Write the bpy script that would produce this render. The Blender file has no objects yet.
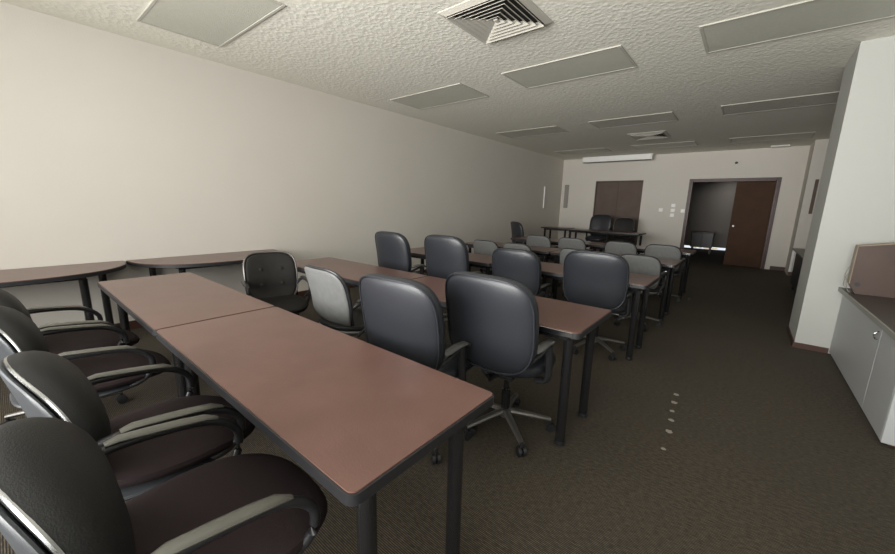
import bpy, math, random
from mathutils import Vector, Matrix
random.seed(7)
COL = bpy.context.scene.collection
PI = math.pi
H = 2.91
R = math.radians

# ------------------------------------------------------------------ materials
def mat(name, color, rough=.5, metal=0., spec=.5, bump=None, vary=None, coat=0.):
    """bump=(scale,strength,detail)  vary=(scale,second_color)"""
    m = bpy.data.materials.new(name); m.use_nodes = True
    nt = m.node_tree; b = nt.nodes['Principled BSDF']
    b.inputs['Base Color'].default_value = (*color, 1)
    b.inputs['Roughness'].default_value = rough
    b.inputs['Metallic'].default_value = metal
    b.inputs['Specular IOR Level'].default_value = spec
    b.inputs['Coat Weight'].default_value = coat
    tc = nt.nodes.new('ShaderNodeTexCoord')
    if vary:
        n = nt.nodes.new('ShaderNodeTexNoise'); n.inputs['Scale'].default_value = vary[0]
        n.inputs['Detail'].default_value = 5
        r = nt.nodes.new('ShaderNodeValToRGB')
        r.color_ramp.elements[0].position = .35; r.color_ramp.elements[1].position = .68
        r.color_ramp.elements[0].color = (*color, 1); r.color_ramp.elements[1].color = (*vary[1], 1)
        nt.links.new(tc.outputs['Object'], n.inputs['Vector'])
        nt.links.new(n.outputs['Fac'], r.inputs['Fac'])
        nt.links.new(r.outputs['Color'], b.inputs['Base Color'])
    if bump:
        n2 = nt.nodes.new('ShaderNodeTexNoise'); n2.inputs['Scale'].default_value = bump[0]
        n2.inputs['Detail'].default_value = bump[2]
        bp = nt.nodes.new('ShaderNodeBump'); bp.inputs['Strength'].default_value = bump[1]
        bp.inputs['Distance'].default_value = .01
        nt.links.new(tc.outputs['Object'], n2.inputs['Vector'])
        nt.links.new(n2.outputs['Fac'], bp.inputs['Height'])
        nt.links.new(bp.outputs['Normal'], b.inputs['Normal'])
    return m

M = {}
M['wall'] = mat('painted_wall', (.672, .632, .57), .75, bump=(90, .08, 3), vary=(.9, (.695, .66, .60)))
M['ceil'] = mat('textured_ceiling', (.83, .815, .72), .85)
def ceiling_nodes():
    nt = M['ceil'].node_tree; b = nt.nodes['Principled BSDF']; tc = nt.nodes['Texture Coordinate']
    n = nt.nodes.new('ShaderNodeTexNoise'); n.inputs['Scale'].default_value = 20; n.inputs['Detail'].default_value = 4
    n.inputs['Distortion'].default_value = 1.2
    v = nt.nodes.new('ShaderNodeTexVoronoi'); v.inputs['Scale'].default_value = 24
    mx = nt.nodes.new('ShaderNodeMath'); mx.operation = 'ADD'
    nt.links.new(tc.outputs['Object'], n.inputs['Vector']); nt.links.new(tc.outputs['Object'], v.inputs['Vector'])
    nt.links.new(n.outputs['Fac'], mx.inputs[0]); nt.links.new(v.outputs['Distance'], mx.inputs[1])
    bp = nt.nodes.new('ShaderNodeBump'); bp.inputs['Strength'].default_value = .26; bp.inputs['Distance'].default_value = .012
    nt.links.new(mx.outputs[0], bp.inputs['Height']); nt.links.new(bp.outputs['Normal'], b.inputs['Normal'])
ceiling_nodes()
M['carpet'] = mat('ribbed_carpet', (.05, .042, .03), .9)
def carpet_nodes():
    nt = M['carpet'].node_tree; b = nt.nodes['Principled BSDF']; tc = nt.nodes['Texture Coordinate']
    w = nt.nodes.new('ShaderNodeTexWave'); w.wave_type = 'BANDS'; w.bands_direction = 'Y'
    w.inputs['Scale'].default_value = 38; w.inputs['Distortion'].default_value = .6
    w.inputs['Detail'].default_value = 2; w.inputs['Detail Scale'].default_value = 6
    mp = nt.nodes.new('ShaderNodeMapping'); mp.inputs['Scale'].default_value = (38, 120, 1)
    n = nt.nodes.new('ShaderNodeTexNoise'); n.inputs['Scale'].default_value = 1; n.inputs['Detail'].default_value = 3
    big = nt.nodes.new('ShaderNodeTexNoise'); big.inputs['Scale'].default_value = .8; big.inputs['Detail'].default_value = 4
    nt.links.new(tc.outputs['Object'], w.inputs['Vector']); nt.links.new(tc.outputs['Object'], mp.inputs['Vector'])
    nt.links.new(mp.outputs['Vector'], n.inputs['Vector']); nt.links.new(tc.outputs['Object'], big.inputs['Vector'])
    mu = nt.nodes.new('ShaderNodeMath'); mu.operation = 'MULTIPLY'
    nt.links.new(w.outputs['Fac'], mu.inputs[0]); nt.links.new(n.outputs['Fac'], mu.inputs[1])
    r = nt.nodes.new('ShaderNodeValToRGB')
    e = r.color_ramp.elements
    e[0].position = .12; e[0].color = (.012, .010, .007, 1)
    e[1].position = .66; e[1].color = (.165, .13, .086, 1)  # bright end puts the ribs' specular sparkle into the colour
    nt.links.new(mu.outputs[0], r.inputs['Fac'])
    mixc = nt.nodes.new('ShaderNodeMixRGB'); mixc.blend_type = 'MULTIPLY'; mixc.inputs['Fac'].default_value = .55
    r2 = nt.nodes.new('ShaderNodeValToRGB')
    r2.color_ramp.elements[0].position = .3; r2.color_ramp.elements[0].color = (.62, .66, .72, 1)
    r2.color_ramp.elements[1].position = .7; r2.color_ramp.elements[1].color = (1, .95, .85, 1)
    nt.links.new(big.outputs['Fac'], r2.inputs['Fac'])
    nt.links.new(r.outputs['Color'], mixc.inputs['Color1']); nt.links.new(r2.outputs['Color'], mixc.inputs['Color2'])
    nt.links.new(mixc.outputs['Color'], b.inputs['Base Color'])
    bp = nt.nodes.new('ShaderNodeBump'); bp.inputs['Strength'].default_value = .6; bp.inputs['Distance'].default_value = .004
    nt.links.new(mu.outputs[0], bp.inputs['Height']); nt.links.new(bp.outputs['Normal'], b.inputs['Normal'])
carpet_nodes()
M['laminate'] = mat('brown_laminate', (.118, .060, .047), .28, spec=.5, vary=(6, (.140, .073, .058)), bump=(140, .05, 2))
M['edge'] = mat('black_rubber_edge', (.018, .018, .02), .42)
M['black_metal'] = mat('black_enamelled_metal', (.012, .012, .013), .13, spec=.8)
M['leather'] = mat('black_leather', (.020, .022, .027), .38, spec=.5, bump=(240, .12, 3))
M['fabric'] = mat('dark_burgundy_fabric', (.026, .017, .018), .92, spec=.25, bump=(500, .25, 2))
M['cushion'] = mat('black_vinyl_cushion', (.011, .011, .0105), .6, spec=.35, bump=(300, .15, 2))
M['shell'] = mat('grey_plastic_shell', (.135, .137, .135), .5, vary=(25, (.155, .157, .153)))
M['dark_shell'] = mat('black_plastic_shell', (.02, .02, .02), .4)
M['smoke_shell'] = mat('dark_smoke_shell', (.055, .06, .065), .4)
M['tuft'] = mat('black_tufted_vinyl', (.012, .011, .010), .6, spec=.3, bump=(300, .15, 2))
M['exec_pad'] = mat('dark_arm_pad', (.075, .075, .072), .3)
M['speaker_grey'] = mat('grey_grille', (.30, .285, .26), .6)
M['plastic'] = mat('black_plastic', (.02, .02, .022), .4)
M['pad'] = mat('worn_grey_arm_pad', (.10, .097, .082), .33, spec=.6)
M['chrome'] = mat('chrome_trim', (.55, .56, .57), .18, metal=1)
M['grey_metal'] = mat('dull_grey_metal', (.20, .19, .18), .35, metal=.8)
M['clear'] = mat('pale_plastic_tag', (.6, .6, .6), .3)
M['white'] = mat('white_enamel', (.9, .9, .87), .4)
M['plate'] = mat('ivory_plate', (.9, .9, .86), .35)
M['frame'] = mat('light_frame_metal', (.50, .49, .43), .5)
M['diffuser'] = mat('prismatic_diffuser', (.56, .56, .48), .45, bump=(180, .3, 1), vary=(30, (.59, .59, .51)))
M['vent'] = mat('vent_metal', (.50, .48, .42), .45)
M['vent_dark'] = mat('vent_dark', (.04, .04, .035), .8)
M['wood_trim'] = mat('mahogany_trim', (.05, .023, .018), .35, spec=.3, vary=(10, (.08, .038, .031)))
M['door_wood'] = mat('brown_door_wood', (.06, .030, .015), .6, spec=.15, vary=(4, (.075, .038, .02)))
M['taupe'] = mat('taupe_door', (.135, .10, .085), .7, spec=.2, vary=(3, (.155, .117, .10)))
M['pier'] = mat('white_paint', (.44, .445, .415), .7, bump=(120, .08, 3))
M['cab'] = mat('white_cabinet_paint', (.43, .44, .44), .45)
M['base'] = mat('maroon_baseboard', (.06, .024, .016), .5)
M['counter'] = mat('counter_laminate', (.06, .047, .040), .4)
M['counter_edge'] = mat('grey_counter_edge', (.28, .28, .25), .5)
M['box'] = mat('brown_wood_case', (.058, .033, .024), .5, vary=(5, (.072, .042, .031)))
M['box_edge'] = mat('worn_case_edge', (.26, .21, .15), .5)
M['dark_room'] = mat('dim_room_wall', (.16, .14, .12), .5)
M['pale'] = mat('pale_residue', (.30, .28, .23), .85)  # plain pale tone for the thin discs in the aisle
M['cable'] = mat('grey_cable', (.25, .24, .2), .5)
def emis(name, c, s):
    m = bpy.data.materials.new(name); m.use_nodes = True; nt = m.node_tree
    b = nt.nodes['Principled BSDF']; b.inputs['Base Color'].default_value = (*c, 1)
    b.inputs['Emission Color'].default_value = (*c, 1); b.inputs['Emission Strength'].default_value = s
    return m
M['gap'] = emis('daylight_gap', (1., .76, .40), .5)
g = bpy.data.materials.new('window_glass'); g.use_nodes = True
nt = g.node_tree; nt.nodes.remove(nt.nodes['Principled BSDF'])
tr = nt.nodes.new('ShaderNodeBsdfTransparent'); gl = nt.nodes.new('ShaderNodeBsdfGlossy'); mx = nt.nodes.new('ShaderNodeMixShader')
gl.inputs['Roughness'].default_value = .03; mx.inputs['Fac'].default_value = .06
nt.links.new(tr.outputs[0], mx.inputs[1]); nt.links.new(gl.outputs[0], mx.inputs[2])
nt.links.new(mx.outputs[0], nt.nodes['Material Output'].inputs['Surface'])
M['glass'] = g

# ------------------------------------------------------------------ mesh helpers
class MB:
    def __init__(s): s.v = []; s.f = []; s.mi = []; s.mx = Matrix.Identity(4)
    def add(s, vs, fs, mi=0):
        o = len(s.v); s.v += [tuple(s.mx @ Vector(p)) for p in vs]
        s.f += [tuple(i + o for i in f) for f in fs]; s.mi += [mi] * len(fs); return s
    def box(s, x0, x1, y0, y1, z0, z1, mi=0, b=0.):
        if b <= 0:
            vs = [(x, y, z) for x in (x0, x1) for y in (y0, y1) for z in (z0, z1)]
            return s.add(vs, [(0, 1, 3, 2), (4, 6, 7, 5), (0, 4, 5, 1), (2, 3, 7, 6), (0, 2, 6, 4), (1, 5, 7, 3)], mi)
        pts = []
        xs, ys, zs = (x0, x1), (y0, y1), (z0, z1)
        idx = {}
        for ix in (0, 1):
            for iy in (0, 1):
                for iz in (0, 1):
                    sx, sy, sz = (1 - 2 * ix), (1 - 2 * iy), (1 - 2 * iz)
                    c = (xs[ix], ys[iy], zs[iz])
                    for a in range(3):
                        p = [c[0] + sx * b, c[1] + sy * b, c[2] + sz * b]; p[a] = c[a]
                        idx[(ix, iy, iz, a)] = len(pts); pts.append(tuple(p))
        fs = []
        for a in range(3):
            o = [k for k in range(3) if k != a]
            for e in (0, 1):
                q = []
                for u, w in ((0, 0), (1, 0), (1, 1), (0, 1)):
                    t = [0, 0, 0]; t[a] = e; t[o[0]] = u; t[o[1]] = w; q.append(idx[(*t, a)])
                fs.append(tuple(q))
        for a in range(3):
            o = [k for k in range(3) if k != a]
            for u in (0, 1):
                for w in (0, 1):
                    t0 = [0, 0, 0]; t0[o[0]] = u; t0[o[1]] = w; t1 = list(t0); t1[a] = 1
                    fs.append((idx[(*t0, o[0])], idx[(*t1, o[0])], idx[(*t1, o[1])], idx[(*t0, o[1])]))
        for ix in (0, 1):
            for iy in (0, 1):
                for iz in (0, 1): fs.append(tuple(idx[(ix, iy, iz, a)] for a in range(3)))
        return s.add(pts, fs, mi)
    def prism(s, poly, z0, z1, mi=0, side=None):
        n = len(poly); vs = [(x, y, z0) for x, y in poly] + [(x, y, z1) for x, y in poly]
        s.add(vs, [tuple(range(n - 1, -1, -1)), tuple(range(n, 2 * n))], mi)
        s.add(vs, [(i, (i + 1) % n, n + (i + 1) % n, n + i) for i in range(n)], mi if side is None else side)
        return s
    def tube(s, path, r, n=10, mi=0, flat=1., closed=False, up=(0, 0, 1)):
        """flat scales the section along 'up'; r may be a list"""
        P = [Vector(p) for p in path]; k = len(P); vs = []
        rr = r if isinstance(r, (list, tuple)) else [r] * k
        for i, p in enumerate(P):
            if closed: t = P[(i + 1) % k] - P[i - 1]
            else: t = P[min(i + 1, k - 1)] - P[max(i - 1, 0)]
            t.normalize(); U = Vector(up)
            if abs(t.dot(U)) > .93: U = Vector((0, 1, 0)) if abs(t.y) < .9 else Vector((1, 0, 0))
            a = t.cross(U).normalized(); c = a.cross(t).normalized()
            for j in range(n):
                th = 2 * PI * j / n
                vs.append(p + a * math.cos(th) * rr[i] + c * math.sin(th) * rr[i] * flat)
        fs = []
        for i in range(k if closed else k - 1):
            i2 = (i + 1) % k
            for j in range(n): fs.append((i * n + j, i * n + (j + 1) % n, i2 * n + (j + 1) % n, i2 * n + j))
        if not closed: fs += [tuple(range(n - 1, -1, -1)), tuple(range((k - 1) * n, k * n))]
        return s.add(vs, fs, mi)
    def cyl(s, x, y, z0, z1, r, n=16, mi=0, r2=None):
        return s.tube([(x, y, z0), (x, y, z1)], [r, r if r2 is None else r2], n, mi)
    def pillow(s, rx, rz, th, no=4., ne=3., fn=None, nu=40, nr=7, half=None, mi=0):
        """rounded slab in XZ, thickness along Y.  fn maps (x,y,z)->(x,y,z)"""
        vs = []; rows = 2 * nr
        def sp(c, p): return math.copysign(abs(c) ** p, c)
        for i in range(rows + 1):
            ph = -PI / 2 + PI * i / rows
            if half == 'front': ph = PI / 2 * i / rows
            if half == 'back': ph = -PI / 2 * (rows - i) / rows
            sc = max(sp(math.cos(ph), 2 / ne), 0); d = sp(math.sin(ph), 2 / ne) * th / 2
            if sc < 1e-4: sc = 1e-4
            for j in range(nu):
                t = 2 * PI * j / nu
                x = rx * sp(math.cos(t), 2 / no); z = rz * sp(math.sin(t), 2 / no)
                p = (x * sc, d, z * sc)
                # extra rings near the flat centre keep deformation smooth
                vs.append(fn(*p) if fn else p)
        fs = []
        # insert centre rings
        for i in range(rows):
            for j in range(nu): fs.append((i * nu + j, i * nu + (j + 1) % nu, (i + 1) * nu + (j + 1) % nu, (i + 1) * nu + j))
        fs += [tuple(range(nu - 1, -1, -1)), tuple(range(rows * nu, (rows + 1) * nu))]
        return s.add(vs, fs, mi)
    def build(s, name, mats, parent=None, smooth=True, angle=40):
        me = bpy.data.meshes.new(name); me.from_pydata(s.v, [], s.f)
        if not isinstance(mats, (list, tuple)): mats = [mats]
        for m in mats: me.materials.append(m)
        me.polygons.foreach_set('material_index', s.mi)
        me.validate(); 
        import bmesh
        bm = bmesh.new(); bm.from_mesh(me); bmesh.ops.recalc_face_normals(bm, faces=bm.faces)
        if smooth:
            for f in bm.faces: f.smooth = True
            for e in bm.edges:
                if len(e.link_faces) == 2 and e.calc_face_angle(0) > R(angle): e.smooth = False
        bm.to_mesh(me); bm.free(); me.update()
        o = bpy.data.objects.new(name, me); COL.objects.link(o)
        if parent: o.parent = parent
        return o

def empty(name, loc, rz=0., label=None, cat=None, group=None):
    o = bpy.data.objects.new(name, None); COL.objects.link(o); o.empty_display_size = .1
    o.location = loc; o.rotation_euler = (0, 0, rz); tag(o, label, cat, group); return o
def tag(o, label=None, cat=None, group=None, kind=None):
    if label: o['label'] = label
    if cat: o['category'] = cat
    if group: o['group'] = group
    if kind: o['kind'] = kind
    return o
def struct(name, mb, m, smooth=False):
    o = mb.build(name, m, None, smooth); o['kind'] = 'structure'; return o
def copy_tree(o, parent=None):
    c = o.copy(); COL.objects.link(c); c.parent = parent
    for ch in list(o.children): copy_tree(ch, c)
    return c
def bez(p0, p1, p2, p3, n=10):
    out = []
    for i in range(n + 1):
        t = i / n; a = (1 - t) ** 3; b = 3 * t * (1 - t) ** 2; c = 3 * t * t * (1 - t); d = t ** 3
        out.append(tuple(a * p0[k] + b * p1[k] + c * p2[k] + d * p3[k] for k in range(3)))
    return out

# ------------------------------------------------------------------ room shell
WX, BY, PX, PY, SY, EX = -4.93, 11.97, .557, 5.13, -1.7, 1.45
ALC = 11.12
struct('floor', MB().box(WX - .1, 3.0, SY - .1, 16.6, -.1, 0), M['carpet'])
struct('ceiling', MB().box(WX - .1, 3.0, SY - .1, BY + .12, H, H + .1), M['ceil'])
struct('wall_left', MB().box(WX - .1, WX, SY - .1, BY + .12, 0, H), M['wall'])
# back wall with two door openings
D1 = (-1.37, .48, 2.22)
D2 = (-3.84, -2.50, 2.22)
wb = MB()
wb.box(WX, D2[0], BY, BY + .12, 0, H); wb.box(D2[1], D1[0], BY, BY + .12, 0, H); wb.box(D1[1], 3.0, BY, BY + .12, 0, H)
wb.box(D1[0], D1[1], BY, BY + .12, D1[2], H); wb.box(D2[0], D2[1], BY, BY + .12, D2[2], H)
struct('wall_back', wb, M['wall'])
struct('wall_alcove', MB().box(.86, 2.6, ALC, BY - .001, 0, H), M['wall'])
struct('wall_right', MB().box(2.5, 2.6, 5.85, ALC, 0, H), M['wall'])
struct('wall_pier', MB().box(PX, 2.6, PY, 5.85, 0, H), M['pier'])
struct('wall_right_front', MB().box(EX, EX + .1, SY, PY, 0, H), M['pier'])
# front wall (behind the camera) with a wide window
W = (-3.9, .9, .75, 2.6)
wf = MB()
wf.box(WX - .1, W[0], SY - .1, SY, 0, H); wf.box(W[1], EX + .1, SY - .1, SY, 0, H)
wf.box(W[0], W[1], SY - .1, SY, 0, W[2]); wf.box(W[0], W[1], SY - .1, SY, W[3], H)
struct('wall_front', wf, M['wall'])
wn = MB()
wn.box(W[0], W[1], SY - .08, SY - .02, W[2], W[2] + .05); wn.box(W[0], W[1], SY - .08, SY - .02, W[3] - .05, W[3])
for i in range(5):
    x = W[0] + (W[1] - W[0] - .05) * i / 4
    wn.box(x, x + .05, SY - .08, SY - .02, W[2] + .05, W[3] - .05)
wo = struct('window_1', wn, M['white'])
gp = MB().box(W[0] + .02, W[1] - .02, SY - .055, SY - .049, W[2] + .02, W[3] - .02).build('window_pane', M['glass'], wo, False)

# baseboards
struct('baseboard_pier', MB().box(PX - .012, .81, PY - .012, PY, 0, .055).box(PX - .012, PX, PY, 5.85, 0, .055), M['base'])
struct('baseboard_left', MB().box(WX, WX + .012, SY, BY, 0, .09), M['base'])
bb = MB(); bb.box(WX + .012, D2[0] - .0, BY - .012, BY, 0, .09); bb.box(D2[1], D1[0] - .1, BY - .012, BY, 0, .09)
bb.box(D1[1] + .1, .86, BY - .012, BY, 0, .09)
struct('baseboard_back', bb, M['base'])
struct('baseboard_alcove', MB().box(.86, 2.49, ALC - .012, ALC, 0, .09), M['base'])

# room beyond the open door
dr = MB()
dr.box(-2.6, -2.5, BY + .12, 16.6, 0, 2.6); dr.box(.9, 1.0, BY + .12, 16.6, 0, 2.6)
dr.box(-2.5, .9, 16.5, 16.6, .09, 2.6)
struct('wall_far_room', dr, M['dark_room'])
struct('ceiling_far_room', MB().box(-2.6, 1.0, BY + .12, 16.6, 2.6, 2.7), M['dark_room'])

# door_1 : double door, mahogany frame, right leaf closed, left leaf swung into the far room
f = MB()
fw, ft = .085, .03
def door_frame(mb, d, wdt, thick):
    x0, x1, zt = d
    mb.box(x0, x0 + wdt, BY - thick, BY + .12, 0, zt, b=.006); mb.box(x1 - wdt, x1, BY - thick, BY + .12, 0, zt, b=.006)
    mb.box(x0 + wdt, x1 - wdt, BY - thick, BY + .12, zt - wdt, zt, b=.006)
door_frame(f, D1, fw, ft)
f.box(D1[0] + .025, D1[0] + .05, BY - ft - .012, BY - ft, 0, D1[2] - .03, b=.004)
f.box(D1[1] - .05, D1[1] - .025, BY - ft - .012, BY - ft, 0, D1[2] - .03, b=.004)
f.box(D1[0] + .05, D1[1] - .05, BY - ft - .012, BY - ft, D1[2] - .055, D1[2] - .03, b=.004)
d1 = f.build('door_1', M['wood_trim'], None, False); d1['kind'] = 'structure'
def leaf(hx, ang, w, m, par, zt, side):
    o = MB().box(0, side * w, 0, .042, .012, zt, b=.003).build('door_leaf', m, par, False)
    o.location = (hx, BY + .03, 0); o.rotation_euler = (0, 0, ang)
    h = MB(); xx = side * (w - .07)
    h.cyl(0, 0, 0, 1, 1)  # replaced below
    h = MB()
    for yy, sg in ((0, -1), (.042, 1)):
        h.tube([(xx, yy, 1.02), (xx, yy + sg * .012, 1.02)], .032, 14)
        h.tube([(xx, yy + sg * .01, 1.02), (xx, yy + sg * .05, 1.02)], .01, 8)
        h.tube([(xx, yy + sg * .035, 1.02), (xx, yy + sg * .06, 1.02), (xx, yy + sg * .075, 1.02)], [.018, .03, .02], 14)
    h.build('door_knob', M['grey_metal'], o)
    return o
leaf(D1[1] - fw, 0, .745, M['door_wood'], d1, D1[2] - fw - .004, -1)
leaf(D1[0] + fw, R(96), .85, M['door_wood'], d1, D1[2] - fw - .004, 1)
# door_2 : closed pair of taupe doors
f = MB(); door_frame(f, D2, .035, .008)
d2 = f.build('door_2', M['taupe'], None, False); d2['kind'] = 'structure'
w2 = (D2[1] - D2[0] - .07) / 2 - .004
leaf(D2[0] + .035, 0, w2, M['taupe'], d2, D2[2] - .04, 1)
leaf(D2[1] - .035, 0, w2, M['taupe'], d2, D2[2] - .04, -1)

# far room contents
t = empty('credenza', (-1.10, 14.9, 0), 0, 'dark low cabinet seen through the open doorway', 'cabinet')
MB().box(-.30, .30, -.22, .22, .20, .68, b=.006).box(-.27, -.23, -.18, -.14, 0, .20).box(.23, .27, -.18, -.14, 0, .20).box(-.27, -.23, .14, .18, 0, .20).box(.23, .27, .14, .18, 0, .20).build('body', M['plastic'], t, False)
MB().box(-.32, .32, -.24, .24, .68, .71, b=.005).build('top', M['wood_trim'], t, False)
MB().box(-.29, -.01, -.232, -.22, .22, .66, b=.004).build('door', M['dark_shell'], t, False)
MB().box(.01, .29, -.232, -.22, .22, .66, b=.004).build('door', M['dark_shell'], t, False)
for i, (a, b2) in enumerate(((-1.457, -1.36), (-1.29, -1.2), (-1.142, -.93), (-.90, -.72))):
    tag(struct('trim_%d' % (i + 5), MB().box(a * 1.0, b2 * 1.0, 16.492, 16.499, .025, .06), M['gap']), None)  # glowing strips stand in for daylight at the foot of the wall

# ------------------------------------------------------------------ ceiling fixtures
def light(x, y, lab):
    t = empty('ceiling_light', (x, y, H), 0, lab, 'ceiling light', 'flat ceiling light panels')
    w, d, e = 1.32 / 2, .68 / 2, .028
    m = MB()
    z0, z1 = -.010, 0
    m.box(-w, w, -d, -d + e, z0, z1, b=.004); m.box(-w, w, d - e, d, z0, z1, b=.004)
    m.box(-w, -w + e, -d + e, d - e, z0, z1, b=.004); m.box(w - e, w, -d + e, d - e, z0, z1, b=.004)
    m.build('frame', M['frame'], t, False)
    MB().box(-w + e, w - e, -d + e, d - e, -.007, -.002).build('diffuser', M['diffuser'], t, False)
L = light
cx = (-3.745, -1.825, .108); ry = (1.34, 4.30, 7.30, 10.38)
light(cx[0], ry[0], 'off ceiling light panel nearest the left wall and cut by the top of the photo')
light(cx[0], ry[1], 'off ceiling light panel by the left wall, second from the camera')
light(cx[1], ry[1], 'off ceiling light panel just beyond the large square air vent')
light(cx[2], ry[1], 'large off ceiling light panel at upper right, before the white pier')
light(cx[0], ry[2], 'off ceiling light panel by the left wall, third from the camera')
light(cx[1], ry[2], 'off ceiling light panel just before the small far air vent')
light(cx[2], ry[2], 'off ceiling light panel partly hidden behind the top of the white pier')
light(cx[0], ry[3], 'thin-looking off light panel in the far left ceiling corner, above the screen')
light(cx[1], ry[3], 'off ceiling light panel beyond the small far air vent')
light(cx[2], ry[3], 'off ceiling light panel nearest the open doorway')

def vent(x, y, lab):
    t = empty('air_vent', (x, y, H), 0, lab, 'air vent', 'square ceiling diffusers')
    s = .345
    m = MB(); e = .05
    for k in range(4):
        m.mx = Matrix.Rotation(PI / 2 * k, 4, 'Z')
        m.add([(-s, -s, -.006), (s, -s, -.006), (s - e, -s + e, -.026), (-s + e, -s + e, -.026), (-s, -s, 0), (s, -s, 0)],
              [(0, 1, 2, 3), (0, 4, 5, 1)])
    m.build('frame', M['vent'], t, False)
    MB().box(-s + .02, s - .02, -s + .02, s - .02, -.004, -.001).build('backing', M['vent_dark'], t, False)
    for i in range(6):
        a = s - e - .002 - i * .047; m = MB()
        zt, zb = -.008, -.036 + i * .0015
        b = a - .036
        for k in range(4):
            m.mx = Matrix.Rotation(PI / 2 * k, 4, 'Z')
            m.add([(-a, -a, zb), (a, -a, zb), (b, -b, zt), (-b, -b, zt), (-a, -a, zb - .003), (a, -a, zb - .003), (b, -b, zt - .003), (-b, -b, zt - .003)],
                  [(0, 1, 2, 3), (4, 7, 6, 5), (0, 4, 5, 1)])
        m.build('louver', M['vent'], t, False)
    MB().box(-.016, .016, -.016, .016, -.03, -.012).build('hub', M['vent'], t, False)
vent(-1.845, 2.83, 'large square louvred air vent in the ceiling near the camera')
vent(-1.845, 8.83, 'small-looking far square air vent in the ceiling, before the screen')
t = MB().box(.17, .50, 11.62, 11.86, H - .02, H, b=.004).build('ceiling_plate', M['white'], None, False)
tag(t, 'small white plate on the ceiling above the open doorway', 'ceiling plate')

# ------------------------------------------------------------------ back wall things
t = empty('projection_screen', (-3.22, 11.6, 2.735), 0, 'long white projector screen case hanging high on the back wall', 'projection screen')
MB().box(-.93, .93, -.07, .07, .012, .165, b=.012).build('case', M['white'], t, False)
MB().box(-.93, .93, -.045, .045, 0, .012, b=.003).build('slot_strip', M['edge'], t, False)
for x in (-.95, .95): MB().box(min(x, x * .98), max(x, x * .98), -.075, .075, .004, .17, b=.004).build('end_cap', M['white'], t, False)
for x in (-.7, .7): MB().box(x - .02, x + .02, .05, BY - 11.6, .06, .09).build('bracket', M['white'], t, False)

def plate(x, z, lab, kind='light_switch', cat='light switch'):
    t = empty(kind, (x, BY, z), 0, lab, cat, 'wall plates on the back wall')
    MB().box(-.048, .048, -.008, 0, -.046, .046, b=.003).build('cover_plate', M['plate'], t, False)
    MB().box(-.012, .012, -.02, -.008, -.022, .022, b=.003).build('toggle', M['plate'], t, False)
plate(-1.966, 1.387, 'ivory wall plate standing apart, left of the stack of three')
plate(-1.672, 1.515, 'top ivory plate of the vertical stack of three on the back wall')
plate(-1.672, 1.382, 'middle ivory plate of the vertical stack of three on the back wall')
plate(-1.672, 1.249, 'bottom ivory plate of the vertical stack of three on the back wall')
plate(-1.43, 1.375, 'ivory wall plate right beside the open doorway frame')
s = empty('wall_speaker', (-4.75, BY, 1.75), 0, 'narrow tall grey panel on the back wall near the left corner', 'wall panel')
MB().box(-.07, .07, -.02, 0, -.37, .37, b=.006).build('body', M['speaker_grey'], s, False)
MB().box(-.06, .06, -.024, -.02, -.36, .36, b=.001).build('grille', M['speaker_grey'], s, False)
s = MB().box(WX, WX + .03, 10.63, 10.67, 1.36, 2.0, b=.004).build('wall_strip', M['white'], None, False)
tag(s, 'thin white vertical strip on the far left wall', 'wall strip')
s = MB()
s.tube([(-.432, BY, 2.596), (-.432, BY - .03, 2.596), (-.432, BY - .05, 2.596)], [.03, .028, .012], 14)
tag(s.build('wall_sensor', M['plastic']), 'tiny dark knob on the wall above the open doorway', 'sensor')

# ------------------------------------------------------------------ tables
def rounded(x0, x1, y0, y1, r, n=5):
    pts = []
    for cx_, cy_, a0 in ((x1 - r, y1 - r, 0), (x0 + r, y1 - r, 90), (x0 + r, y0 + r, 180), (x1 - r, y0 + r, 270)):
        for i in range(n + 1):
            a = R(a0 + 90 * i / n); pts.append((cx_ + r * math.cos(a), cy_ + r * math.sin(a)))
    return pts
def make_table(Lx, Ly, Z=.74):
    t = empty('seminar_table', (0, 0, 0), 0, 'x', 'table')
    m = MB(); m.prism(rounded(-Lx / 2 + .006, Lx / 2 - .006, -Ly / 2 + .006, Ly / 2 - .006, .022), Z - .006, Z)
    m.build('tabletop', M['laminate'], t)
    m = MB(); m.prism(rounded(-Lx / 2, Lx / 2, -Ly / 2, Ly / 2, .028), Z - .034, Z - .004)
    m.build('edge_band', M['edge'], t)
    m = MB(); ax_, ay = Lx / 2 - .075, Ly / 2 - .075
    for y in (-ay, ay): m.box(-ax_, ax_, y - .012, y + .012, Z - .075, Z - .034)
    for x in (-ax_, ax_): m.box(x - .012, x + .012, -ay + .012, ay - .012, Z - .075, Z - .034)
    m.build('under_frame', M['black_metal'], t, False)
    for sx in (-1, 1):
        for sy in (-1, 1):
            lm = MB(); X, Y = sx * (Lx / 2 - .09), sy * (Ly / 2 - .11)
            lm.tube([(X, Y, .012), (X, Y, Z - .036)], .0275, 18)
            lg = lm.build('leg', M['black_metal'], t)
            fm = MB(); fm.tube([(X, Y, 0), (X, Y, .008), (X, Y, .03)], [.024, .032, .031], 18)
            fm.build('foot', M['edge'], lg)
    return t
TL = 1.595
proto = make_table(TL, .61)
used = [False]
def table(x, y, lab, grp='two-by-five rows of brown seminar tables', rz=0):
    t = proto if not used[0] else copy_tree(proto); used[0] = True
    t.location = (x, y, 0); t.rotation_euler.z = rz; t['label'] = lab; t['group'] = grp
    return t
XR = -.592 - TL / 2; XL = XR - TL - .006
rows = [(.715, 'nearest row, its brown top filling the lower middle of the photo'), (2.115, ''), (3.74, ''), (5.34, ''), (7.0, '')]
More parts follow.
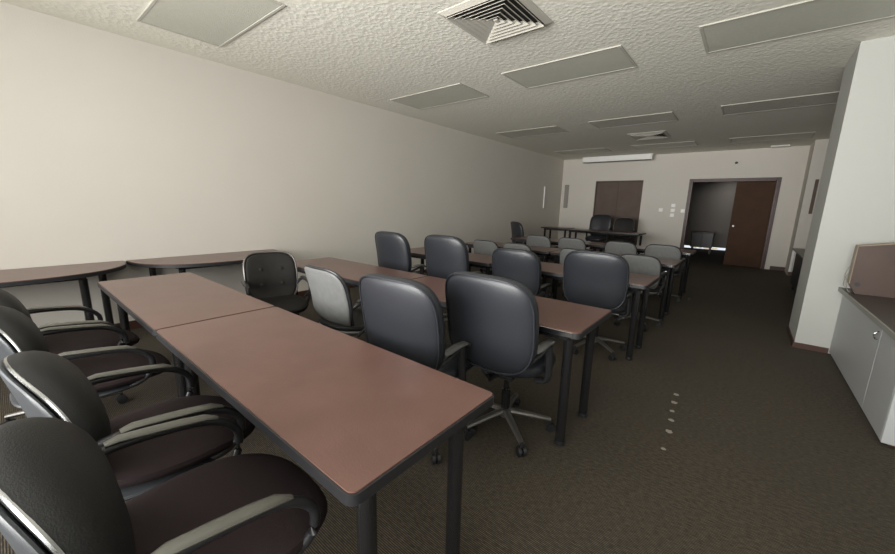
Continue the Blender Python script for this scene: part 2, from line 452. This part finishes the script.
labs = [('nearest brown seminar table, large at the front with a free corner', 'brown seminar table joined to the far left end of the nearest one'),
        ('right-hand brown table of the second row, with black leather chairs before it', 'left-hand brown table of the second row, behind the grey-backed shell chair'),
        ('right-hand table of the third row, its corner beside the wide leather chair', 'left-hand table of the third row, behind the two leather chairs by the left wall'),
        ('right-hand table of the fourth row, beyond four grey-backed chairs', 'left-hand table of the fourth row, nearer the left wall'),
        ('right-hand table of the fifth row, its corner pointing at the open doorway', 'left-hand table of the fifth row, before the head table near the left wall')]
for k, ((y, _), (a, b)) in enumerate(zip(rows, labs)):
    o = table(XR, y + (.015 if y > 1 else 0), a)
    if k:      # worn silver strip on the front edge by the aisle corner
        st = MB().box(TL / 2 - .22, TL / 2 - .035, -.3085, -.3055, .708, .736, b=.001).build('edge_strip', M['chrome'], o, False)
        st['label'] = 'silver strip on the front edge near the corner'
    table(XL, y + (.015 if y > 1 else 0), b)
# head tables
HZ = .815
h1 = make_table(.78, .6, HZ + .012); h1.location = (-4.20, 10.15, 0)
tag(h1, 'short thin-topped table at the far left, its black legs against the pale wall', 'table')
h2 = make_table(1.86, .62, HZ); h2.location = (-2.87, 10.0, 0); h2.rotation_euler.z = R(-3)
tag(h2, 'long head table facing the rows, two dark chairs behind it', 'table')

# half round tables at the left wall
def half_round(y, lab):
    t = empty('half_round_table', (WX + .005, y, 0), 0, lab, 'table', 'half-round tables against the left wall')
    def outline(dx, ry_, off):
        pts = [(off, -ry_)]
        for i in range(1, 40):
            a = -PI / 2 + PI * i / 40
            pts.append((off + dx * abs(math.cos(a)) ** .80, ry_ * math.copysign(abs(math.sin(a)) ** .9, math.sin(a))))
        pts.append((off, ry_)); return pts
    MB().prism(outline(.715, .752, .004), .734, .74).build('tabletop', M['laminate'], t, True)
    MB().prism(outline(.722, .758, 0), .704, .735).build('edge_band', M['edge'], t, True)
    m = MB(); m.box(.08, .105, -.6, .6, .66, .704); m.box(.45, .475, -.42, .42, .66, .704)
    m.box(.105, .45, -.425, -.40, .66, .704); m.box(.105, .45, .40, .425, .66, .704)
    m.build('under_frame', M['black_metal'], t, False)
    for X, Y in ((.10, -.57), (.10, .57), (.46, -.40), (.46, .40)):
        lg = MB().cyl(X, Y, .012, .66 if X > .3 else .66, .03, 16).build('leg', M['black_metal'], t)
        MB().tube([(X, Y, 0), (X, Y, .008), (X, Y, .03)], [.024, .033, .032], 16).build('foot', M['edge'], lg)
half_round(0.0, 'half-round brown table on the left wall, cut by the photo edge')
half_round(1.535, 'half-round brown table on the left wall, behind the tufted chair')

# ------------------------------------------------------------------ chairs
def star_base(t, rad=.27, rot=18, m='plastic', seat_z=.40):
    b = MB(); b.tube([(0, 0, .075), (0, 0, .09), (0, 0, .13), (0, 0, .135)], [.03, .045, .04, .03], 18); b.build('hub', M[m], t)
    for k in range(5):
        a = R(rot + 72 * k); c, s = math.cos(a), math.sin(a)
        b = MB(); b.tube([(c * .02, s * .02, .115), (c * rad * .55, s * rad * .55, .098), (c * rad, s * rad, .078)], [.026, .021, .016], 10, flat=.75)
        b.build('base_arm', M[m], t)
        w = MB(); nx, ny = -s, c
        for sg in (-1, 1):
            p0 = (c * rad + nx * sg * .006, s * rad + ny * sg * .006, .027); p1 = (c * rad + nx * sg * .024, s * rad + ny * sg * .024, .027)
            w.tube([p0, p1], .027, 16)
        w.tube([(c * rad, s * rad, .05), (c * rad, s * rad, .085)], .008, 8)
        w.tube([(c * rad - nx * .006, s * rad - ny * .006, .027), (c * rad + nx * .006, s * rad + ny * .006, .027)], .01, 8)
        w.build('caster', M['edge'], t)
    b = MB(); b.tube([(0, 0, .13), (0, 0, .26), (0, 0, .262), (0, 0, seat_z)], [.027, .027, .016, .016], 16)
    b.build('gas_column', M['black_metal'], t)

def back_fn(zc, lean, curve, taper, y0, hz):
    cl, sl = math.cos(lean), math.sin(lean)
    def fn(x, y, z):
        u = z / hz
        x2 = x * (1 - taper * (u * .5 + .5)) if taper >= 0 else x * (1 + taper * (.5 - u * .5))
        yy = y + curve * x * x - .05 * (u * u) * .5
        Z = z + hz
        return (x2, y0 + yy * cl - Z * sl, zc - hz + Z * cl + yy * sl)
    return fn

def make_exec(scale_z=1.):
    """high-backed black leather chair facing +Y"""
    t = empty('high_back_chair', (0, 0, 0), 0, 'x', 'chair')
    star_base(t, .285, 32, 'grey_metal', .40)
    MB().box(-.10, .10, -.13, .12, .385, .425, b=.01).build('mechanism', M['plastic'], t, False)
    m = MB(); m.tube([(.09, .02, .40), (.20, .03, .395), (.235, .035, .375)], [.006, .006, .012], 8); m.build('lever', M['clear'], t)
    fs = lambda x, y, z: (x, z + .02, .475 + y + .02 * (z / .25) ** 2 * (1 if z < 0 else -1) + .12 * x * x)
    MB().pillow(.255, .24, .115, 3.2, 3.0, fs).build('seat', M['leather'], t)
    hz = .275
    fn = back_fn(.775, R(8), .42, -.02, -.225, hz)
    b = MB().pillow(.288, hz, .115, 3.7, 3.0, fn, nu=56, nr=9).build('backrest', M['leather'], t)
    # outer shell panel seam around the rear of the back
    ring = []
    for j in range(56):
        a = 2 * PI * j / 56
        sp = lambda c, p: math.copysign(abs(c) ** p, c)
        ring.append(fn(.282 * sp(math.cos(a), 2 / 3.7), -.030, (hz - .005) * sp(math.sin(a), 2 / 3.7)))
    MB().tube(ring, .0055, 6, closed=True, up=(0, 1, 0)).build('piping', M['leather'], b)
    MB().tube([(0, -.06, .405), (0, -.2, .41), (0, -.262, .47), (0, -.275, .60)], .022, 10, flat=.5, up=(0, 1, 0)).build('back_bar', M['plastic'], t)
    for s in (-1, 1):
        X = s * .272
        am = MB()
        path = bez((s * .20, -.02, .405), (s * .30, -.02, .40), (X, -.03, .46), (X, -.03, .58), 8) + [(X, -.04, .638)]
        am.tube(path, .02, 10, flat=1.3, up=(0, 1, 0))
        am.tube(bez((X, -.03, .642), (X, -.08, .638), (X, -.15, .61), (s * .25, -.225, .59), 8), .013, 8)
        a = am.build('armrest', M['plastic'], t)
        MB().tube([(X, -.20, .648), (X, -.17, .652), (X, -.08, .660), (X, -.01, .655), (X, .02, .640), (X, .03, .628)],
                  [.018, .026, .028, .027, .022, .012], 12, flat=.45).build('arm_pad', M['exec_pad'], a)
    return t

def make_shell(round_back=False, shell='shell', trim='plastic', cushion='cushion', pad='plastic', tufted=False, top=.875, w=.235, base='grey_metal', seatm=None):
    """low-backed office armchair: hard outer shell, upholstered inner cushion"""
    t = empty('shell_back_armchair', (0, 0, 0), 0, 'x', 'chair')
    star_base(t, .27, 18, base, .39)
    MB().box(-.09, .09, -.12, .12, .375, .41, b=.01).build('mechanism', M['plastic'], t, False)
    no = 2.1 if round_back else 3.8
    fs = lambda x, y, z: (x * (1 - .10 * (-z / .22 if z < 0 else 0)), z + (.095 if round_back else .04), (.472 if round_back else .452) + y + .05 * (z / .24) ** 2 * (.5 if z < 0 else -.35) + .2 * x * x)
    MB().pillow(.245 if not round_back else .262, .245 if not round_back else .300, .085, 3.0 if not round_back else 2.7, 2.6, fs).build('seat', M[seatm or cushion], t)
    fs2 = lambda x, y, z: (x * (1 - .10 * (-z / .22 if z < 0 else 0)), z + .03, .425 + y + .05 * (z / .24) ** 2 * (.5 if z < 0 else -.35) + .2 * x * x)
    MB().pillow(.238, .235, .05, 3.0, 2.6, fs2).build('seat_shell', M[shell], t)
    lean = R(7 if round_back else 11); zb = .46; hz = (top - zb) / 2 / math.cos(lean)
    fn = back_fn(zb + hz * 1.0, lean, .75, 0., -.175, hz)
    def curl(x, y, z):     # lower edge sweeps forward under the cushion
        p = fn(x, y, z); k = max(0, -z / hz - .45) ** 2
        return (p[0] * (1 - .1 * k), p[1] + (.07 if round_back else .30) * k, p[2])
    sh = MB().pillow(w, hz, .030, no, 3.0, curl, nu=56, nr=8).build('back_shell', M[shell], t)
    th = .25 if round_back else .05
    def cush(x, y, z):
        if round_back:      # plump dome that overhangs the shell rim at the top
            return curl(x, .016 + (y if y > 0 else y * .12), z + (.022 * max(y, 0) / .1 if z > 0 else 0))
        return curl(x, y + th / 2 + .012, z)
    c = MB().pillow(w + (.004 if round_back else -.012), hz + (.006 if round_back else -.012), th, no, 2.1 if round_back else 2.8, cush, nu=56, nr=9)
    c = c.build('back_cushion', M[cushion], t)
    ring = []
    for j in range(64):
        a = 2 * PI * j / 64
        sp = lambda q, p: math.copysign(abs(q) ** p, q)
        ring.append(curl((w + .001) * sp(math.cos(a), 2 / no), .016, (hz + .001) * sp(math.sin(a), 2 / no)))
    MB().tube(ring, .006 if round_back else .0095, 8, closed=True, up=(0, 1, 0)).build('trim_band', M[trim], sh)
    if tufted:
        for bx in (-.09, .09):
            for bz in (.06, -.08):
                p = Vector(cush(bx, th / 2, bz))
                q = Vector(cush(bx, th / 2 + .01, bz))
                d = (q - p).normalized()
                MB().tube([p - d * .004, p + d * .003, p + d * .006], [.020, .017, .006], 12, up=(0, 0, 1)).build('button', M[cushion], c)
    for s in (-1, 1):
        X = s * .252
        am = MB()
        k, zz = (.05, -.016) if round_back else (.0, 0)      # arms sit further forward on the round-backed chairs
        ys = -.20 + k if round_back else -.135
        path = bez((s * .215, ys, .60), (X, ys + .01, .655 + zz), (X, -.06 + k, .662 + zz), (X, .02 + k, .664 + zz), 8)[:-1] + \
            bez((X, .02 + k, .664 + zz), (X, .12 + k, .668 + zz), (X, .17 + k, .655 + zz), (X, .165 + k, .60), 7) + \
            bez((X, .16 + k, .585), (X, .13 + k, .50), (s * .24, .10, .43), (s * .17, .08, .412), 8)
        if round_back:       # strap arms: pad slopes gently down, front strap runs forward to the seat edge
            path = bez((s * .215, -.15, .63), (X, -.13, .675), (X, -.02, .672), (X, .06, .662), 8)[:-1] + \
                bez((X, .06, .662), (X, .17, .652), (X, .235, .635), (X, .27, .57), 8)[:-1] + \
                bez((X, .27, .57), (X, .285, .51), (s * .25, .25, .44), (s * .17, .14, .415), 8)
        am.tube(path, .0135, 10, flat=1.0)
        if not round_back:
            am.tube(bez((X, .15, .565), (X, .08, .545), (X, -.02, .48), (s * .22, -.09, .42), 6), .010, 8)
        a = am.build('armrest', M['plastic'], t)
        pp = [(-.11, .664), (-.08, .670), (0, .674), (.08, .676), (.13, .669), (.160, .651)]
        if round_back: pp = [(-.06, .682), (-.03, .686), (.05, .676), (.12, .666), (.18, .655), (.215, .640)]
        MB().tube([(X, y_, z_) for y_, z_ in pp], [.014, .019, .021, .021, .020, .010], 12, flat=.42).build('arm_pad', M[pad], a)
    return t

class Maker:
    def __init__(s, fn): s.fn = fn; s.p = None
    def __call__(s, x, y, rz, lab, grp, sc=None):
        if s.p is None: s.p = s.fn(); o = s.p
        else: o = copy_tree(s.p)
        o.location = (x, y, 0); o.rotation_euler = (0, 0, R(rz)); o['label'] = lab; o['group'] = grp
        o.scale = sc if sc else (1, 1, 1)
        return o
EX_ = Maker(make_exec)
G2 = 'black leather high-back chairs'
EX_(-1.345, 1.50, 4, 'black leather high-back chair at the second row, second from the aisle', G2, (.93, 1, .99))
EX_(-1.025, 1.875, 0, 'black leather high-back chair nearest the aisle in the second row, largest in view', G2, (1, 1, .99))
EX_(-3.20, 3.16, -2, 'black leather high-back chair at the third row, closest to the left wall', G2, (1, 1, 1.02))
EX_(-2.44, 3.22, 0, 'black leather high-back chair at the third row, second from the left wall', G2, (1, 1, 1.03))
EX_(-1.73, 3.46, 0, 'black leather high-back chair at the third row, third from the left wall', G2, (.93, 1, .94))
EX_(-1.02, 3.62, 2, 'wide black leather high-back chair at the aisle end of the third row', G2, (1, 1, .97))
EX_(-3.99, 7.85, -40, 'lone black high-back chair seen side-on before the far left wall', G2, (1.12, 1, 1.0))
GC = Maker(lambda: make_shell())
G3 = 'grey-backed low office chairs in the far rows'
for x, l in ((-3.0, 'by the left wall'), (-2.47, 'second from the left wall'), (-1.62, 'peeking from behind the wide leather chair'), (-.90, 'nearest the aisle')):
    GC(x, 4.78, 0, 'grey-backed low office chair at the fourth row, ' + l, G3, (.94, 1, 1))
for x, l in ((-2.92, 'by the left wall'), (-2.30, 'second from the left wall'), (-1.51, 'third from the left wall'), (-.92, 'nearest the aisle')):
    GC(x, 6.40, 0, 'grey-backed low office chair at the fifth row, ' + l, G3)
GC(-2.25, 1.60, -1, 'grey-backed shell chair at the second row, between tufted chair and leather chair', 'low shell chairs', (1, 1, 1.07))
TF = Maker(lambda: make_shell(shell='dark_shell', trim='grey_metal', tufted=True, w=.225, top=.90, cushion='tuft'))
TF(-3.24, 1.52, -104, 'black tufted low armchair facing right, between the nearest table and wall table', 'low shell chairs')
FR = Maker(lambda: make_shell(True, shell='smoke_shell', trim='chrome', cushion='cushion', pad='pad', seatm='fabric', top=.885, w=.245))
G4 = 'rounded-back armchairs along the nearest table'
FR(-1.03, .155, -1, 'round-backed dark armchair at the front corner, closest to the camera', G4, (1, 1, 1.04))
FR(-1.61, .195, 2, 'round-backed dark armchair with chrome rim, second from the camera', G4, (1, 1, 1.02))
FR(-2.53, .125, 2, 'dark armchair at the nearest row, third from the camera along the table', G4)
FR(-3.12, .10, 4, 'dark armchair at the nearest row, furthest from the camera by the left edge', G4)

# chairs behind the head table
EH = Maker(lambda: make_exec())
EX_(-3.25, 10.62, 178, 'plain rounded black chair behind the head table, the left one', G2, (1.05, 1, 1.17))
TF(-2.60, 10.62, 183, 'black tufted chair behind the head table, the right one of two', 'chairs behind the head table', (1.12, 1, 1.28))

# ------------------------------------------------------------------ right side: cabinets, counter, case
cb = empty('base_cabinet', (.817, 3.23, 0), 0, 'low white base cabinet running up to the white pier', 'cabinet')
CL = PY - 3.23 - .002; CD = EX - .817 - .004
MB().box(.018, CD, .018, CL, .02, .645).build('body', M['cab'], cb, False)
MB().box(0, CD, 0, .018, .02, .645, b=.003).build('end_panel', M['cab'], cb, False)
MB().box(.04, CD, .03, CL, 0, .02).build('toe_kick', M['base'], cb, False)
for i, (y0, wdr) in enumerate(((.02, .478), (.50, CL - .502))):
    d = MB().box(0, .018, y0 + .001, y0 + wdr - .001, .022, .638, b=.003).build('door', M['cab'], cb, False)
    yy = y0 + .05
    if i == 0: continue
    hm = MB(); hm.tube(bez((0, yy, .53), (-.028, yy, .53), (-.028, yy, .585), (0, yy, .585), 8), .0045, 8)
    hm.build('handle', M['chrome'], d)
ct = empty('countertop', (.778, 3.20, .645), 0, 'dark brown countertop with grey edge on the white cabinet', 'countertop')
MB().box(.012, EX - .79 - .003, .012, PY - 3.20 - .002, .001, .038).build('top', M['counter'], ct, False)
MB().box(0, .012, 0, PY - 3.2 - .002, 0, .040, b=.003).build('edge_strip', M['counter_edge'], ct, False)
MB().box(.012, EX - .79 - .003, 0, .012, 0, .040, b=.003).build('edge_strip', M['counter_edge'], ct, False)
# case leaning near the pier
cs = empty('wooden_case', (.835, 5.10, .6845), 0, 'brown wooden case standing on the countertop before the white pier', 'case')
poly = [(0, 0), (.56, 0), (.56, .53), (-.045, .42), (-.045, .085)]
m = MB(); m.mx = Matrix.Rotation(PI / 2, 4, 'X')
m.prism(poly, .215, .31); m.build('body', M['box'], cs, False)
m = MB()
m.mx = Matrix.Translation((-.045, -.318, .42)) @ Matrix.Rotation(-math.atan2(.11, .605), 4, 'Y')
m.box(-.006, .615, 0, .108, 0, .012, b=.003); m.build('top_rim', M['box_edge'], cs, False)
m = MB(); m.box(-.053, -.0455, -.316, -.212, .085, .42, b=.002); m.build('side_rim', M['box_edge'], cs, False)
m = MB(); m.tube([(.0, -.311, .085), (.0, -.316, .085)], .019, 16); m.build('cable_hole', M['plastic'], cs)
cbm = MB()
cbm.tube(bez((-.058, 0, .12), (-.085, -.01, .09), (-.085, -.01, .20), (-.058, 0, .235), 10), .003, 6)
cbm.tube(bez((-.058, -.03, .05), (-.10, -.04, .05), (-.075, -.03, .16), (-.058, -.03, .19), 10), .003, 6)
cbm.tube(bez((-.058, 0, .12), (-.06, -.01, .08), (-.06, -.02, .03), (-.03, -.03, .0045), 8), .003, 6)
tag(cbm.build('cable', M['cable']), 'thin grey cable looping from the hole in the brown case', 'cable')
bpy.data.objects['cable'].location = (.835, 4.85, .6845)

# alcove counter + dark strip
ac = empty('alcove_table', (1.28, 8.2, 0), 0, 'grey-topped table in the alcove behind the white pier', 'table')
MB().box(-.56, .6, -1.2, 1.24, .71, .74, b=.004).build('tabletop', M['counter_edge'], ac, False)
MB().box(-.50, .55, -1.12, 1.16, .1, .71).build('body', M['plastic'], ac, False)
for sx, sy in ((-.45, -.95), (-.45, .95), (.5, -.95), (.5, .95)):
    MB().cyl(sx, sy, 0, .1, .03).build('leg', M['black_metal'], ac)
struct('trim_1', MB().box(.985, 1.04, ALC - .02, ALC, 1.38, 2.1, b=.004), M['taupe'])
struct('trim_2', MB().box(.86, .90, ALC - .02, ALC, .09, .62, b=.004), M['white'])

# pale flecks on the carpet in the aisle
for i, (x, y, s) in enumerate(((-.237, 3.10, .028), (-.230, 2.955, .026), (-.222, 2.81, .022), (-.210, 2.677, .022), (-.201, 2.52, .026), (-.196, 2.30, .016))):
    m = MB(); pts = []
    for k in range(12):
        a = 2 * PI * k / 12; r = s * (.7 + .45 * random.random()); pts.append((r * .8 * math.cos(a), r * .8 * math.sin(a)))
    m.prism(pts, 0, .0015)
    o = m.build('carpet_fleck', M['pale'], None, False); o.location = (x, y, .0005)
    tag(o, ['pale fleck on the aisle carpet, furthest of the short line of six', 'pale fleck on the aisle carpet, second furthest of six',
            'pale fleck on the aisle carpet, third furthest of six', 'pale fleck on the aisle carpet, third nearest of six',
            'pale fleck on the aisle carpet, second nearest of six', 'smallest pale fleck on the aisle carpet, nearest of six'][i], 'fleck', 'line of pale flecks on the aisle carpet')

# ------------------------------------------------------------------ light
def area(name, loc, rot, sx, sy, power, color, spread=180):
    l = bpy.data.lights.new(name, 'AREA'); l.shape = 'RECTANGLE'; l.size = sx; l.size_y = sy; l.energy = power; l.color = color
    l.spread = R(spread)
    o = bpy.data.objects.new(name, l); COL.objects.link(o); o.location = loc; o.rotation_euler = rot; return o
area('window_daylight', ((W[0] + W[1]) / 2, SY - .2, 1.7), (R(90), 0, 0), 4.6, 1.75, 200, (1, .985, .96))
area('window_sky_glow', ((W[0] + W[1]) / 2, SY - .25, 1.65), (R(97), 0, 0), 4.6, 1.7, 120, (1, .985, .96), 75)  # added narrow fill tilted upward, lifts the far walls and ceiling
lt = empty('ceiling_lamp', (-.62, 15.7, 2.6), 0, 'dim round ceiling lamp in the room beyond the doorway', 'ceiling lamp')  # unseen lamp, added to give the far wall its glow
MB().tube([(0, 0, 0), (0, 0, -.05), (0, 0, -.052)], [.14, .14, .12], 24).build('housing', M['white'], lt)
area('far_room_lamp_light', (-.62, 15.7, 2.53), (R(38), 0, 0),   .2, .2, 2.4, (1, .96, .9), 110)  # added beam aimed at the far wall to make it glow
w = bpy.data.worlds.new('world'); bpy.context.scene.world = w; w.use_nodes = True
w.node_tree.nodes['Background'].inputs['Color'].default_value = (.85, .92, 1, 1)
w.node_tree.nodes['Background'].inputs['Strength'].default_value = 1.0

# ------------------------------------------------------------------ camera
f_px, yaw, pitch, roll = 363.2, R(39.06), R(11.206), R(1.389)
fw_ = Vector((-math.sin(yaw) * math.cos(pitch), math.cos(yaw) * math.cos(pitch), -math.sin(pitch)))
r = Vector((math.cos(yaw), math.sin(yaw), 0)); u = r.cross(fw_)
r2 = r * math.cos(roll) + u * math.sin(roll); u2 = -r * math.sin(roll) + u * math.cos(roll)
mw = Matrix((r2, u2, -fw_)).transposed().to_4x4(); mw.translation = Vector((0, 0, 1.38))
cam = bpy.data.cameras.new('camera'); cam.sensor_width = 36; cam.lens = f_px / 895 * 36; cam.clip_start = .02
co = bpy.data.objects.new('camera', cam); COL.objects.link(co); co.matrix_world = mw
sc = bpy.context.scene; sc.camera = co
sc.view_settings.view_transform = 'Standard'; sc.view_settings.look = 'None'; sc.view_settings.gamma = 1
sc.view_settings.use_curve_mapping = False; sc.view_settings.exposure = 0.0
